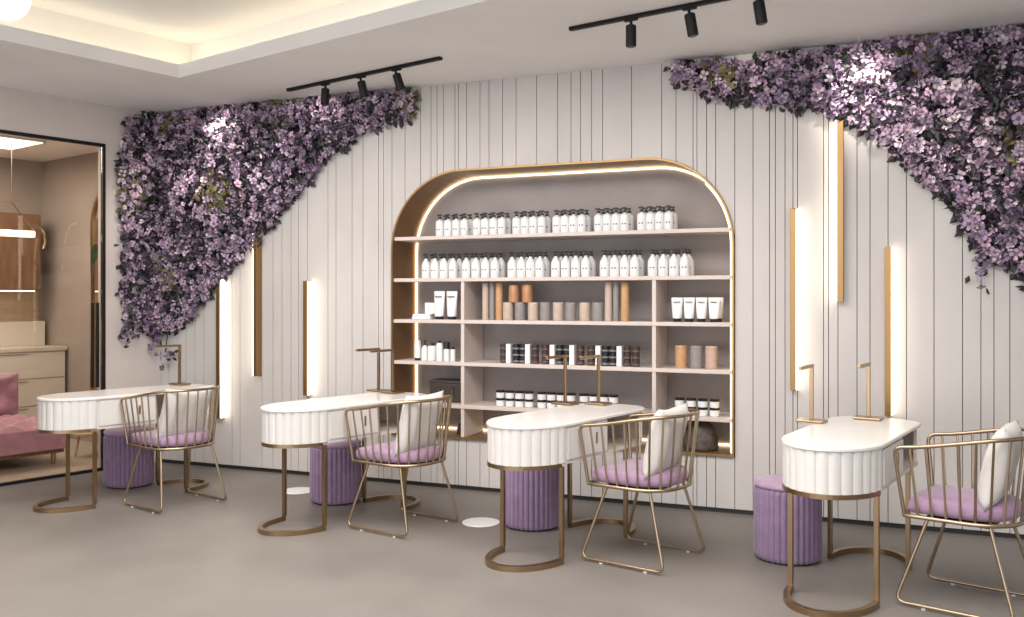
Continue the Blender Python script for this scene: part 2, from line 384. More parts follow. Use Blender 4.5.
# ------------------------------------------------------------------ tables
TR, TB, TL, TH, TC = .244, .323, 1.286, .785, .158     # half width, front ellipse depth, length, height, rear corner radius
def stadium(inset=0.0, n=24):
    P = []; a_, b_ = TR - inset, TB - inset; rr = TC - inset
    for k in range(n + 1):
        a = PI + PI * k / n; P.append((a_ * math.cos(a), TB + b_ * math.sin(a)))
    for k in range(n // 2 + 1):
        a = PI / 2 * k / (n // 2); P.append((a_ - rr + rr * math.cos(a), TL - inset - rr + rr * math.sin(a)))
    for k in range(n // 2 + 1):
        a = PI / 2 + PI / 2 * k / (n // 2); P.append((-a_ + rr + rr * math.cos(a), TL - inset - rr + rr * math.sin(a)))
    return P
def make_table():
    t = thing('manicure_table', '', 'table', (0, 0, 0), 0, 'white manicure tables')
    b = MB(); P = stadium(); P2 = stadium(.005)
    n = len(P); L = [(P2, TH - .020), (P, TH - .016), (P, TH - .005), (P2, TH)]
    vs = [(p[0], p[1], z) for PP, z in L for p in PP]
    fs = [tuple(range(n - 1, -1, -1)), tuple(range(3 * n, 4 * n))]
    for k in range(3):
        for i in range(n): j = (i + 1) % n; fs.append((k * n + i, k * n + j, (k + 1) * n + j, (k + 1) * n + i))
    b.add(vs, fs); b.build('tabletop', M['marble'], t, smooth=35)
    # fluted apron round the front end
    za, zb = .566, TH - .020
    ys = .30; N = 260; ctr = []
    dl = math.asin((TB - ys) / (TB - .012))
    for k in range(61):
        a = PI + dl + (PI - 2 * dl) * k / 60; ctr.append((( TR - .012) * math.cos(a), TB + (TB - .012) * math.sin(a)))
    Ls = [0]
    for p, q in zip(ctr[:-1], ctr[1:]): Ls.append(Ls[-1] + math.dist(p, q))
    base = []
    for k in range(N + 1):
        s_ = Ls[-1] * k / N; j = min(len(ctr) - 2, max(i for i in range(len(Ls)) if Ls[i] <= s_ + 1e-9)); f = (s_ - Ls[j]) / (Ls[j + 1] - Ls[j])
        p = [ctr[j][i] + (ctr[j + 1][i] - ctr[j][i]) * f for i in (0, 1)]
        d = (Vector(ctr[j + 1]) - Vector(ctr[j])).normalized(); nn = (d.y, -d.x)
        ph = (s_ / Ls[-1] * 14) % 1; off = .009 * (abs(math.sin(PI * ph)) ** .55) - .003
        base.append((p[0] + nn[0] * off, p[1] + nn[1] * off))
    b = MB(); b.prism(base, za, zb); b.build('fluted_apron', M['white'], t, smooth=50)
    # brass band and front frame
    rb, bb, yp = .207, .305, .292
    def arc_pts(z, front=True, n=24):
        if front: return [(rb * math.cos(PI + PI * k / n), yp + bb * math.sin(PI + PI * k / n), z) for k in range(n + 1)]
        return [(rb * math.cos(PI * k / n), TL - yp + bb * math.sin(PI * k / n) * .9, z) for k in range(n + 1)]
    b = MB(); b.tube([((TR - .020) * math.cos(PI + PI * k / 30), TB + (TB - .020) * math.sin(PI + PI * k / 30), .554) for k in range(2, 29)], 0, rect=(.015, .0115)); b.build('brass_band', M['brass'], t)
    for fr in (True, False):
        yy = yp if fr else TL - yp
        b = MB(); b.tube(arc_pts(.0155, fr), 0, rect=(.015, .015)); b.build('base_ring', M['brass'], t)
        for s_ in (-1, 1):
            b = MB(); b.box((s_ * rb - .012, yy - .012, .0305), (s_ * rb + .012, yy + .012, .5425 if fr else .553), 0, .002)
            b.build('leg', M['brass'], t)
    # drawer block
    b = MB(); b.box((-TR + .016, ys + .001, .555), (TR - .016, .74, zb)); db = b.build('drawer_case', M['white'], t)
    b = MB(); b.box((TR - .0155, ys + .012, .578), (TR - .006, .73, zb - .012), 0, .003); d = b.build('drawer', M['white'], t)
    b = MB(); b.box((TR - .0065, .60, .635), (TR - .002, .615, .70), 0, .001); b.build('handle', M['brass'], d)
    # open compartment at the back
    P = stadium(.016); keep = [p for p in P if p[1] >= .741]
    b = MB(); b.prism([(TR - .016, .7405)] + keep + [(-TR + .016, .7405)], .555, .573); b.build('bottom_board', M['cream'], t)
    out = [p for p in stadium(.016, n=28) if p[1] > .741]
    out = [p for p in out if not (p[0] > .1 and p[1] < TL - .10)] + [(-TR + .016, .7405)]
    inn = []
    for i, p in enumerate(out):
        a = Vector(out[max(0, i - 1)]); c = Vector(out[min(len(out) - 1, i + 1)]); d = (c - a).normalized()
        inn.append((p[0] - d.y * .018, p[1] + d.x * .018))
    b = MB()
    for i in range(len(out) - 1):
        b.prism([out[i], out[i + 1], inn[i + 1], inn[i]], .573, zb)
    b.build('rear_panel', M['cream'], t, smooth=40)
    return t
table = make_table()
TABLES = [(-.361, 4.501, -.206, 'white fluted table at the right end of the row, before the bright brass wall light'),
          (-2.005, 4.598, -.253, 'white fluted table in front of the arched niche, violet stool seen between its legs'),
          (-3.655, 4.718, -.287, 'white fluted table left of the niche, second from the glass door'),
          (-5.50, 4.61, -.30, 'white fluted table by the glass door, farthest left of the row')]
for i, (x, y, r, lab) in enumerate(TABLES):
    if i == 0: table.location = (x, y, 0); table.rotation_euler = (0, 0, r); table['label'] = lab
    else: dup(table, (x, y, 0), r, lab)
def on_table(i, lx, ly, z=TH):
    x, y, r, _ = TABLES[i]; return (x + lx * math.cos(r) - ly * math.sin(r), y + lx * math.sin(r) + ly * math.cos(r), z)

# ------------------------------------------------------------------ table lamps
def make_lamp(clamp):
    t = thing('desk_lamp', '', 'lamp', (0, 0, 0), 0, 'angular brass desk lamps')
    b = MB(); b.box((-.075, -.055, 0.001), (.075, .055, .014), 0, .004); b.build('base', M['brass'], t)
    b = MB(); b.box((-.010, -.008, .0145), (.010, .008, .306), 0, .002); b.build('stem', M['brass'], t)
    b = MB(); b.box((-.010, -.215, .307), (.010, .010, .324), 0, .002); a = b.build('arm', M['brass'], t)
    b = MB(); b.box((-.007, -.205, .304), (.007, -.08, .3065)); b.build('lens', M['white'], a)
    if clamp:
        b = MB(); b.box((.02, -.03, -.034), (.075, .03, -.0285)); b.box((.0255, -.03, -.0285), (.029, .03, .001)); b.build('clamp', M['brass'], t)
    return t
la = make_lamp(False); lb = make_lamp(True)
first = True
for i, lx, ly, lab in ((0, -.04, 1.17, 'brass lamp standing on the rightmost white table'), (1, -.10, 1.17, 'brass lamp standing on the white table before the niche'),
                       (2, -.085, 1.16, 'brass lamp standing on the table left of the niche'), (3, -.15, 1.15, 'brass lamp on the far left table, below the trailing flowers')):
    p = on_table(i, lx, ly)
    if first: la.location = p; la.rotation_euler = (0, 0, TABLES[i][2]); la['label'] = lab; first = False
    else: dup(la, p, TABLES[i][2], lab)
first = True
for i, lx, ly, lab in ((0, -TR - .030, .87, 'brass lamp clamped to the left edge of the rightmost table'), (1, -TR - .030, 1.04, 'brass lamp clamped to the left edge of the table before the niche'),
                       (2, -.268, 1.19, 'brass lamp clamped to the left edge of the table left of the niche')):
    p = on_table(i, lx, ly)
    if first: lb.location = p; lb.rotation_euler = (0, 0, TABLES[i][2]); lb['label'] = lab; first = False
    else: dup(lb, p, TABLES[i][2], lab)

# ------------------------------------------------------------------ chairs
def u_path(hx, hy, front, n):
    """plan of the chair shell: arm front -> back -> other arm front, open towards -x; returns n points and the share of back-ness"""
    raw = []
    for k in range(13): raw.append((-front + front * k / 12, -hy))
    for k in range(1, 37):
        a = -PI / 2 + PI * k / 36
        ca, sa_ = math.cos(a), math.sin(a)
        raw.append((hx * abs(ca) ** .8, hy * math.copysign(abs(sa_) ** .8, sa_)))
    for k in range(1, 13): raw.append((-front * k / 12, hy))
    L = [0]
    for a, c in zip(raw[:-1], raw[1:]): L.append(L[-1] + math.dist(a, c))
    out = []
    for k in range(n):
        t = L[-1] * k / (n - 1)
        j = max(i for i in range(len(L)) if L[i] <= t + 1e-9); j = min(j, len(raw) - 2)
        f = (t - L[j]) / max(1e-9, L[j + 1] - L[j])
        out.append((raw[j][0] + (raw[j + 1][0] - raw[j][0]) * f, raw[j][1] + (raw[j + 1][1] - raw[j][1]) * f))
    return out
SEATZ = .435
def make_chair():
    t = thing('wire_armchair', '', 'chair', (0, 0, 0), 0, 'brass wire armchairs')
    BR = M['chair_brass']
    n = 61
    top = u_path(.285, .275, .27, n); bot = u_path(.24, .24, .23, n)
    def ztop(p): s_ = min(1, max(0, (p[0] + .285) / .57)); return .765 + .075 * s_ * s_ * (3 - 2 * s_)
    rail = [(p[0], p[1], ztop(p)) for p in top]
    # the rail turns down at both arm fronts
    def corner(P, q):
        a = Vector(P); bdir = (Vector(q) - a); return a, bdir
    f0 = Vector((bot[0][0], bot[0][1], SEATZ)); f1 = Vector((bot[-1][0], bot[-1][1], SEATZ))
    r0, r1 = Vector(rail[0]), Vector(rail[-1])
    def bend(foot, head, nxt, r=.05):
        d1 = (foot - head).normalized(); d2 = (Vector(nxt) - head).normalized(); P = []
        for k in range(7):
            u = k / 6; a = head + d1 * r; c = head + d2 * r
            P.append(a * (1 - u) ** 2 + head * 2 * u * (1 - u) + c * u * u)
        return P
    path = [f0] + bend(f0, r0, rail[1]) + [Vector(p) for p in rail[4:-4]] + bend(f1, r1, rail[-2])[::-1] + [f1]
    b = MB(); b.tube(path, .0095, 8); b.build('top_rail', BR, t, smooth=60)
    ring = [(p[0], p[1], SEATZ) for p in bot]
    ring += [(-.23 - .02 * math.sin(PI * k / 8), .24 - .48 * k / 8, SEATZ) for k in range(1, 8)]
    b = MB(); b.tube(ring, .010, 8, closed=True); b.build('seat_frame', BR, t, smooth=60)
    m = 21
    tp = u_path(.285, .275, .27, m); bp = u_path(.24, .24, .23, m)
    for k in range(1, m - 1):
        b = MB(); p, q = bp[k], tp[k]; b.tube([(p[0], p[1], SEATZ + .008), (q[0], q[1], ztop(q) - .006)], .0062, 6); b.build('spindle', BR, t, smooth=60)
    # cushion
    b = MB(); plan = [(p[0] * .945, p[1] * .945) for p in u_path(.24, .24, .23, 33)] + [(-.226, .17), (-.231, .1), (-.233, 0), (-.231, -.1), (-.226, -.17)]
    nn = len(plan); rings = [(.93, .447), (.985, .458), (1, .478), (.985, .503), (.93, .517), (.75, .524), (.4, .528)]
    vs = [(p[0] * s_, p[1] * s_, z) for s_, z in rings for p in plan]; fs = [tuple(range(nn - 1, -1, -1)), tuple((len(rings) - 1) * nn + i for i in range(nn))]
    for k in range(len(rings) - 1):
        for i in range(nn): j = (i + 1) % nn; fs.append((k * nn + i, k * nn + j, (k + 1) * nn + j, (k + 1) * nn + i))
    b.add(vs, fs); b.build('seat_cushion', M['lilacseat'], t, smooth=60)
    # sled legs
    for s_ in (-1, 1):
        A = Vector((-.135, s_ * .195, SEATZ - .008)); B_ = Vector((-.27, s_ * .252, .018)); C_ = Vector((.25, s_ * .252, .018)); D = Vector((.135, s_ * .195, SEATZ - .008))
        def rc(P, a, c, r=.05):
            d1 = (a - P).normalized(); d2 = (c - P).normalized(); return [(P + d1 * r) * (1 - u) ** 2 + P * 2 * u * (1 - u) + (P + d2 * r) * u * u for u in [k / 6 for k in range(7)]]
        b = MB(); b.tube([A] + rc(B_, A, C_) + rc(C_, B_, D) + [D], .0088, 8); lg = b.build('sled_leg', BR, t, smooth=60)
        for x in (-.14, .14):
            b = MB(); b.lathe([(.010, 0), (.011, .002), (.011, .010)], (x, s_ * .252, 0), 10); b.build('foot_glide', M['white'], lg)
    b = MB(); b.box((-.14, -.196, SEATZ - .018), (.14, .196, SEATZ - .0095)); b.box((-.14, -.196, SEATZ - .0095), (-.12, .196, SEATZ + .004)); b.box((.12, -.196, SEATZ - .0095), (.14, .196, SEATZ + .004))
    b.build('seat_pan', M['dark'], t)
    return t
chair = make_chair()
CHAIRS = [(.315, 4.975, ANG - .05, 'brass wire armchair at the right edge beside the rightmost table'),
          (-1.33, 5.12, ANG, 'brass wire armchair standing directly before the right half of the niche'),
          (-2.955, 5.235, ANG + .03, 'brass wire armchair beside the table left of the niche'),
          (-4.785, 5.155, ANG - .04, 'brass wire armchair beside the farthest left table')]
for i, (x, y, r, lab) in enumerate(CHAIRS):
    if i == 0: chair.location = (x, y, 0); chair.rotation_euler = (0, 0, r); chair['label'] = lab
    else: dup(chair, (x, y, 0), r, lab)

# throw pillows
def make_pillow():
    b = MB(); N = 20; S = .20; vs = []; fs = []
    for side in (1, -1):
        for i in range(N + 1):
            for j in range(N + 1):
                u, v = i / N * 2 - 1, j / N * 2 - 1
                pin = 1 - .10 * (1 - u * u) * v * v; pin2 = 1 - .10 * (1 - v * v) * u * u
                th = .062 * (max(0, (1 - u ** 4)) * max(0, (1 - v ** 4))) ** .55
                wr = .004 * math.sin(7 * u + 3 * v * v) * (1 - u * u) * (1 - v * v)
                vs.append((side * (th + wr) , u * S * pin2, v * S * pin))
    o = (N + 1) ** 2
    for s_ in (0, 1):
        for i in range(N):
            for j in range(N):
                q = [s_ * o + i * (N + 1) + j, s_ * o + (i + 1) * (N + 1) + j, s_ * o + (i + 1) * (N + 1) + j + 1, s_ * o + i * (N + 1) + j + 1]
                fs.append(tuple(q if s_ == 0 else q[::-1]))
    b.add(vs, fs); o = b.build('throw_pillow', M['pillow'], None, smooth=80)
    bm = bmesh.new(); bm.from_mesh(o.data); bmesh.ops.remove_doubles(bm, verts=bm.verts, dist=1e-5); bm.to_mesh(o.data); bm.free()
    return tag(o, '', 'pillow', 'white throw pillows on the armchairs')
pil = make_pillow()
PW = ['white pillow leaning in the armchair at the right edge', 'white pillow in the armchair directly before the niche', 'white pillow in the armchair left of the niche',
      'white pillow in the farthest left armchair']
for i, (x, y, r, lab) in enumerate(CHAIRS):
    lx, ly, lz = .14, -.02, (.695, .688, .685, .672)[i]
    o = pil if i == 0 else pil.copy()
    if i: COL.objects.link(o)
    o.location = (x + lx * math.cos(r) - ly * math.sin(r), y + lx * math.sin(r) + ly * math.cos(r), lz)
    o.rotation_euler = (Matrix.Rotation(r + .08, 4, 'Z') @ Matrix.Rotation(math.radians((13, 13, 14, 21)[i]), 4, 'Y')).to_euler()
    o['label'] = PW[i]

# ------------------------------------------------------------------ stools
def make_stool():
    t = thing('fluted_stool', '', 'stool', (0, 0, 0), 0, 'violet fluted velvet stools')
    n = 34; N = n * 8; base = []
    for k in range(N):
        a = 2 * PI * k / N; ph = (k / 8) % 1
        r = .176 + .011 * abs(math.sin(PI * ph)) ** .6; base.append((r, a))
    b = MB(); Z = [(.0, .93), (.012, .985), (.03, 1), (.372, 1), (.389, .985), (.395, .95)]
    vs = [(r * s_ * math.cos(a), r * s_ * math.sin(a), z + .012) for z, s_ in Z for r, a in base]; fs = []
    for k in range(len(Z) - 1):
        for i in range(N): j = (i + 1) % N; fs.append((k * N + i, k * N + j, (k + 1) * N + j, (k + 1) * N + i))
    fs.append(tuple(range(N - 1, -1, -1))); fs.append(tuple((len(Z) - 1) * N + i for i in range(N)))
    b.add(vs, fs); b.build('fluted_body', M['violet'], t, smooth=50)
    b = MB(); b.lathe([(.168, .4075), (.184, .417), (.186, .427), (.180, .441), (.14, .450), (.06, .454)], n=40); b.build('seat_cushion', M['lilac'], t, smooth=60)
    b = MB(); b.lathe([(.160, 0), (.160, .0115)], n=32); b.build('plinth', M['dark'], t)
    return t
stool = make_stool()
for i, (x, y, lab) in enumerate(((-.585, 5.435, 'violet fluted stool standing left of the rightmost table'), (-2.20, 5.565, 'violet fluted stool behind the front legs of the table before the niche'),
                                 (-3.785, 5.685, 'violet fluted stool beneath the table left of the niche'), (-5.62, 5.54, 'violet fluted stool behind the farthest left armchair'))):
    if i == 0: stool.location = (x, y, 0); stool['label'] = lab
    else: dup(stool, (x, y, 0), 0, lab)

# round white floor discs
for i, (x, y, lab) in enumerate(((-2.535, 5.50, 'flat round white disc on the floor left of the niche table'), (-4.24, 5.86, 'flat round white disc on the floor by the stool left of the niche'))):
    b = MB(); b.lathe([(.122, .0005), (.125, .004), (.122, .008), (.115, .0095)], n=40)
    o = b.build('floor_disc', M['bottle'], None, smooth=40); o.location = (x, y, 0); tag(o, lab, 'floor disc', 'white floor discs')

# ------------------------------------------------------------------ track lights
def track(p0, p1, heads, label, aims):
    p0, p1 = Vector(p0), Vector(p1); L = (p1 - p0).length; d = (p1 - p0).normalized(); rz = math.atan2(d.y, d.x)
    t = thing('track_light', label, 'track light', (p0.x, p0.y, CEIL), rz, 'black ceiling track lights')
    b = MB(); b.box((0, -.017, -.022), (L, .017, -.0005), 0, .002); b.build('rail', M['black'], t)
    for s_, (tx, ty) in heads:
        mtx = Matrix.Translation((s_, 0, -.06)) @ Matrix.Rotation(tx, 4, 'X') @ Matrix.Rotation(ty, 4, 'Y')
        b = MB(); b.lathe([(.027, -.125), (.031, -.122), (.031, -.004), (.027, 0)], n=20); b.lathe([(.009, -.002), (.009, .03)], n=10)
        o = b.build('spot_head', M['black'], t, smooth=40); o.data.transform(mtx)
        b = MB(); b.lathe([(.023, -.1275), (.023, -.1252)], n=16); q = b.build('lens', M['lid'], o); q.data.transform(mtx)
        b = MB(); b.box((s_ - .04, -.012, -.034), (s_ + .04, .012, -.022)); b.build('adapter', M['black'], t)
    return t
track((-4.468, 6.038), (-2.902, 5.641), ((.44, (-.06, 0)), (.83, (.10, -.22)), (1.19, (.12, -.30))), 'short black ceiling track with three spots over the left flowers', None)
track((-1.86, 5.34), (-.45, 5.028), ((.42, (.0, 0)), (.79, (.05, -.16)), (1.19, (.05, -.14))), 'black ceiling track with spots right of the niche, cut by the frame', None)
for (x, y), tgt, e in (((-4.06, 5.95), (-5.25, 6.2, 2.6), 130), ((-3.62, 5.80), (-4.35, 6.3, 3.0), 30), ((-3.27, 5.72), (-5.55, 6.25, 2.3), 120),
                       ((-1.44, 5.20), (-.95, 6.3, 2.97), 24), ((-1.06, 5.12), (.12, 6.25, 2.6), 120), ((-.72, 5.0), (.55, 6.3, 2.2), 46)):
    o = lamp('SPOT', 'spot_beam', (x, y, 2.90), e, (1, .90, .80), spot_size=math.radians(24), spot_blend=.9, shadow_soft_size=.03); aim(o, tgt)

# pendant globe in the ceiling recess
g = thing('pendant_globe', 'round white globe lamp hanging in the ceiling recess', 'lamp', (-4.435, 3.506, 3.10))
b = MB(); b.lathe([(.125 * math.sin(PI * k / 16) + .0005, -.125 * math.cos(PI * k / 16)) for k in range(17)], n=28); b.build('globe', M['globe'], g, smooth=80)
b = MB(); b.tube([(0, 0, .125), (0, 0, .395)], .006, 8); b.build('cord', M['white'], g)

# ------------------------------------------------------------------ products
IN = []
def place(proto, first, loc, label, rz=0.0):
    if first: proto.location = loc; proto.rotation_euler = (0, 0, rz); proto['label'] = label; return proto
    return dup(proto, loc, rz, label)
def make_bottle(r, body, total, sh, cat='bottle', group=''):
    t = thing('pump_bottle', '', cat, (0, 0, 0), 0, group)
    b = MB(); neck = .3
    prof = [(r * .94, 0), (r, .004), (r, body - sh)] + [(r * (1 - (1 - neck) * (1 - math.cos(PI / 2 * k / 5))) if sh > .03 else r * (neck + (1 - neck) * math.cos(PI / 2 * k / 5)), body - sh + sh * (math.sin(PI / 2 * k / 5) if sh <= .03 else k / 5)) for k in range(1, 6)] + [(r * neck, body + .006)]
    b.lathe(prof, n=18)
    for dx in (-.35, .25):          # two small printed marks
        a = -PI / 2 + .35 + dx; rr = r + .0006; z = body * .40
        q = [(rr * math.cos(a + e), rr * math.sin(a + e), z + h) for e, h in ((-.17, -.0045), (.17, -.0045), (.17, .0045), (-.17, .0045))]
        b.add(q, [(0, 1, 2, 3)], 1)
    b.build('body', [M['bottle'], M['mark']], t, smooth=45)
    b = MB(); b.lathe([(r * .42, body + .0065), (r * .42, body + .022), (r * .16, body + .024), (r * .16, total - .013)], n=10)
    b.box((-.024, -.007, total - .012), (.011, .007, total)); b.build('pump', M['pump'], t)
    return t
def bottle_rows(groups, z, proto, dx, where, rz):
    first = True
    for gi, (xa, xb) in enumerate(groups):
        for row, (y, off) in enumerate(((WY + .055, 0), (WY + .055 + dx * 1.2, .012))):
            for k in range(4):
                x = xa + .034 + (xb - xa - .062) * k / 3
                lab = 'white pump bottle, %s, %s cluster from left, %s row, %s bottle' % (where, ORD[gi], 'front' if row == 0 else 'back', ORD[k])
                place(proto, first, (x + off, y, z), lab, rz); first = False
bottle_rows([(-3.362, -3.085), (-3.041, -2.767), (-2.709, -2.441), (-2.385, -2.126), (-2.06, -1.8), (-1.737, -1.478)], T[0],
            make_bottle(.0335, .128, .172, .024, group='white pump bottles on the top shelf'), .064, 'top shelf', -.25)
bottle_rows([(-3.485, -3.184), (-3.132, -2.825), (-2.746, -2.457), (-2.393, -2.095), (-2.014, -1.725), (-1.656, -1.364)], T[1],
            make_bottle(.0365, .150, .192, .058, group='white pump bottles on the second shelf'), .070, 'second shelf', -.25)

def canister(h, r, m, loc, label, group):
    t = thing('canister', label, 'canister', loc, 0, group)
    b = MB(); b.lathe([(r * .96, 0), (r, .003), (r, h * .86)], n=22); b.build('body', m, t, smooth=40)
    b = MB(); b.lathe([(r * .985, h * .86), (r * 1.0, h * .865), (r * 1.0, h - .003), (r * .95, h)], n=22); b.build('lid', m, t, smooth=40)
    return t
y0 = WY + .10
gg = 'canisters on the middle bay third shelf'
for x, r, m, lab in ((-2.954, .026, 'beige', 'tall slim beige tube canister standing first at the left of the middle bay'), (-2.898, .021, 'grey', 'tall slim grey canister between beige and tan ones at the left'),
                     (-2.839, .028, 'tan', 'tall slim tan canister beside the stacked copper canisters'), (-1.964, .027, 'beige', 'tall beige canister, first of the right trio on the middle bay'),
                     (-1.907, .021, 'grey', 'tall slim grey canister in the middle of the right trio'), (-1.839, .030, 'tan', 'tall tan canister ending the row at the right')):
    canister(.283, r, M[m], (x, y0, T[2]), lab, gg)
for k, x in enumerate((-2.764, -2.664, -2.557, -2.459, -2.355, -2.256, -2.146, -2.045)):
    canister(.135, .041, M['beige' if k % 2 == 0 else 'grey'], (x, y0, T[2]), 'short %s canister, %s of the eight in the middle bay row' % ('beige' if k % 2 == 0 else 'grey', ORD[k]), gg)
for x, lab in ((-2.716, 'copper canister stacked on top at the left'), (-2.606, 'copper canister stacked on top at the right')):
    canister(.135, .041, M['copper'], (x, y0, T[2] + .1352), lab, gg)
for x, m, lab in ((-1.427, 'tan', 'short tan canister on the right bay shelf'), (-1.32, 'grey', 'short grey canister between tan and pink ones'), (-1.214, 'pink', 'short pink canister on the right bay shelf')):
    canister(.158, .042, M[m], (x, y0, T[3]), lab, 'canisters on the right bay shelf')

def tube_pack(h, w, loc, label, group):
    t = thing('cosmetic_tube', label, 'tube', loc, 0, group)
    b = MB(); vs = []; fs = []; n = 20; prof = [(.024, .36, .36), (.05, .40, .36), (.35, .44, .30), (.7, .48, .18), (.94, .5, .05), (1.0, .5, .04)]
    for f, hx, hy in prof:
        for k in range(n): a = 2 * PI * k / n; vs.append((hx * w * math.cos(a), hy * w * math.sin(a), .024 + (h - .024) * (f - .024) / .976))
    for i in range(len(prof) - 1):
        for k in range(n): k2 = (k + 1) % n; fs.append((i * n + k, i * n + k2, (i + 1) * n + k2, (i + 1) * n + k))
    fs.append(tuple(range(n - 1, -1, -1))); fs.append(tuple((len(prof) - 1) * n + k for k in range(n)))
    b.add(vs, fs)
    b.box((-w * .28, -w * .32, h * .80), (w * .28, -w * .10, h * .83), 1)
    b.build('body', [M['bottle'], M['jarlabel']], t, smooth=50)
    b = MB(); b.lathe([(.33 * w, 0), (.35 * w, .003), (.35 * w, .0235)], n=18); b.build('cap', M['lid'], t, smooth=40)
    return t
for k, x in enumerate((-1.452, -1.366, -1.279, -1.191)):
    tube_pack(.172, .082, (x, y0 - .02, T[2]), 'white tube on a black cap, right bay shelf, %s from left' % ORD[k], 'white tubes on the right bay shelf')
tube_pack(.172, .082, (-1.18, y0 + .06, T[2]), 'white tube behind the last of the right bay tubes', 'white tubes on the right bay shelf')
for k, x in enumerate((-3.345, -3.235)):
    tube_pack(.222, .095, (x, y0 - .02, T[2]), ('taller white tube beside the white box, left bay', 'taller white tube next to the divider, left bay')[k], 'white tubes on the left bay shelf')
b = MB(); b.box((-.05, -.03, .0), (.05, .03, .09), 0, .004); bx = b.build('carton', M['bottle']); bx.location = (-3.437, y0 + .03, T[2] + .0415); tag(bx, 'small white carton resting on a low white stack, left bay', 'box')
for x, y, rz, lab in ((-3.475, y0 - .005, .15, 'low white folded box under the small carton, left bay'), (-3.535, y0 - .02, -.1, 'low white folded box beside the led edge, left bay')):
    b = MB(); b.box((-.055 if x > -3.5 else -.028, -.05, .0), (.055 if x > -3.5 else .028, .05, .0205), 0, .004); b.box((-.05 if x > -3.5 else -.024, -.046, .0205), (.05 if x > -3.5 else .024, .046, .041), 0, .004)
    o = b.build('folded_box', M['bottle']); o.location = (x, y, T[2]); o.rotation_euler = (0, 0, rz); tag(o, lab, 'box')
# assorted small bottles on the left bay
def small_bottle(kind, loc, label):
    t = thing('toiletry_bottle', label, 'bottle', loc, -.2, 'small bottles on the left bay shelf')
    b = MB()
    if kind == 'tube': t2 = None; b.lathe([(.024, .018), (.027, .02), (.028, .10), (.024, .158)], n=16); c = [(.022, 0), (.023, .0175)]
    elif kind == 'pump': b.lathe([(.026, 0), (.028, .004), (.028, .085), (.022, .105), (.010, .118), (.010, .122)], n=16); c = [(.011, .1225), (.011, .132), (.005, .134), (.005, .152), (.014, .1525), (.014, .160)]
    elif kind == 'square': b.box((-.028, -.028, 0), (.028, .028, .118), 0, .005); c = [(.013, .1185), (.013, .140)]
    elif kind == 'tall': b.lathe([(.026, 0), (.027, .004), (.027, .128), (.020, .140), (.014, .142)], n=16); c = [(.013, .1425), (.013, .158)]
    elif kind == 'cap': b.lathe([(.024, 0), (.025, .004), (.025, .095)], n=16); c = [(.026, .0955), (.026, .150)]
    else: b.lathe([(.019, 0), (.020, .004), (.020, .088), (.014, .094)], n=16); c = [(.012, .0945), (.012, .112)]
    b.build('body', M['bottle'], t, smooth=40)
    b = MB(); b.lathe(c, n=14); b.build('cap', M['lid'], t, smooth=40)
for x, k, lab in ((-3.535, 'tube', 'upright white tube by the led edge on the left bay shelf'), (-3.470, 'pump', 'small white pump bottle with tapered neck on the left bay shelf'),
                  (-3.400, 'square', 'square white bottle with a short black cap, left bay'), (-3.338, 'tall', 'tallest white bottle of the left bay group'),
                  (-3.276, 'cap', 'white bottle with a big black cap, left bay'), (-3.222, 'slim', 'slim little white bottle next to the left divider')):
    small_bottle(k, (x, y0 - .03, T[3]), lab)

# flat jars stacked three high with white cartons between
def make_flat_jar(m, lm, group):
    t = thing('flat_jar', '', 'jar', (0, 0, 0), 0, group)
    b = MB(); b.lathe([(.026, 0), (.0275, .002), (.0275, .031), (.026, .032)], n=18); b.build('body', M[m], t, smooth=40)
    b = MB(); b.lathe([(.0278, .008), (.0281, .009), (.0281, .021), (.0278, .022)], n=18); b.build('paper_band', M[lm], t, smooth=40)
    b = MB(); b.lathe([(.0275, .0321), (.0283, .033), (.0283, .0465), (.027, .048)], n=18); b.build('lid', M[m], t, smooth=40)
    return t
jb = make_flat_jar('blackjar', 'jarlabel', 'black flat jars in stacks on the fourth shelf'); jw = make_flat_jar('brown', 'brownlabel', 'brown flat jars in stacks on the fourth shelf')
cols = [(-2.793, 'w'), (-2.688, 'b'), (-2.631, 'b'), (-2.533, 'w'), (-2.452, 'w'), (-2.337, 'b'), (-2.280, 'b'), (-2.172, 'w'), (-2.090, 'w'), (-1.980, 'b'), (-1.922, 'b'), (-1.815, 'w'), (-1.752, 'w')]
lev = ['bottom', 'middle', 'top']; cnt = {'w': 0, 'b': 0}; fst = {'w': True, 'b': True}
for x, k in cols:
    for l in range(3):
        lab = '%s flat jar, %s of the %s %s stack from left' % ({'w': 'brown', 'b': 'black'}[k], lev[l], ORD[cnt[k]], {'w': 'brown', 'b': 'black'}[k])
        place(jw if k == 'w' else jb, fst[k], (x, y0 - .02, T[3] + l * .0483), lab); fst[k] = False
    cnt[k] += 1
for k, x in enumerate((-2.741, -2.584, -2.386, -2.231, -2.029, -1.869)):
    b = MB(); b.box((-.019, -.030, 0), (.019, .030, .146), 0, .002); o = b.build('white_carton', M['bottle']); o.location = (x, y0 - .025, T[3]); tag(o, 'upright slim white carton between jar stacks, %s of six from left' % ORD[k], 'box', 'white cartons between the jar stacks')

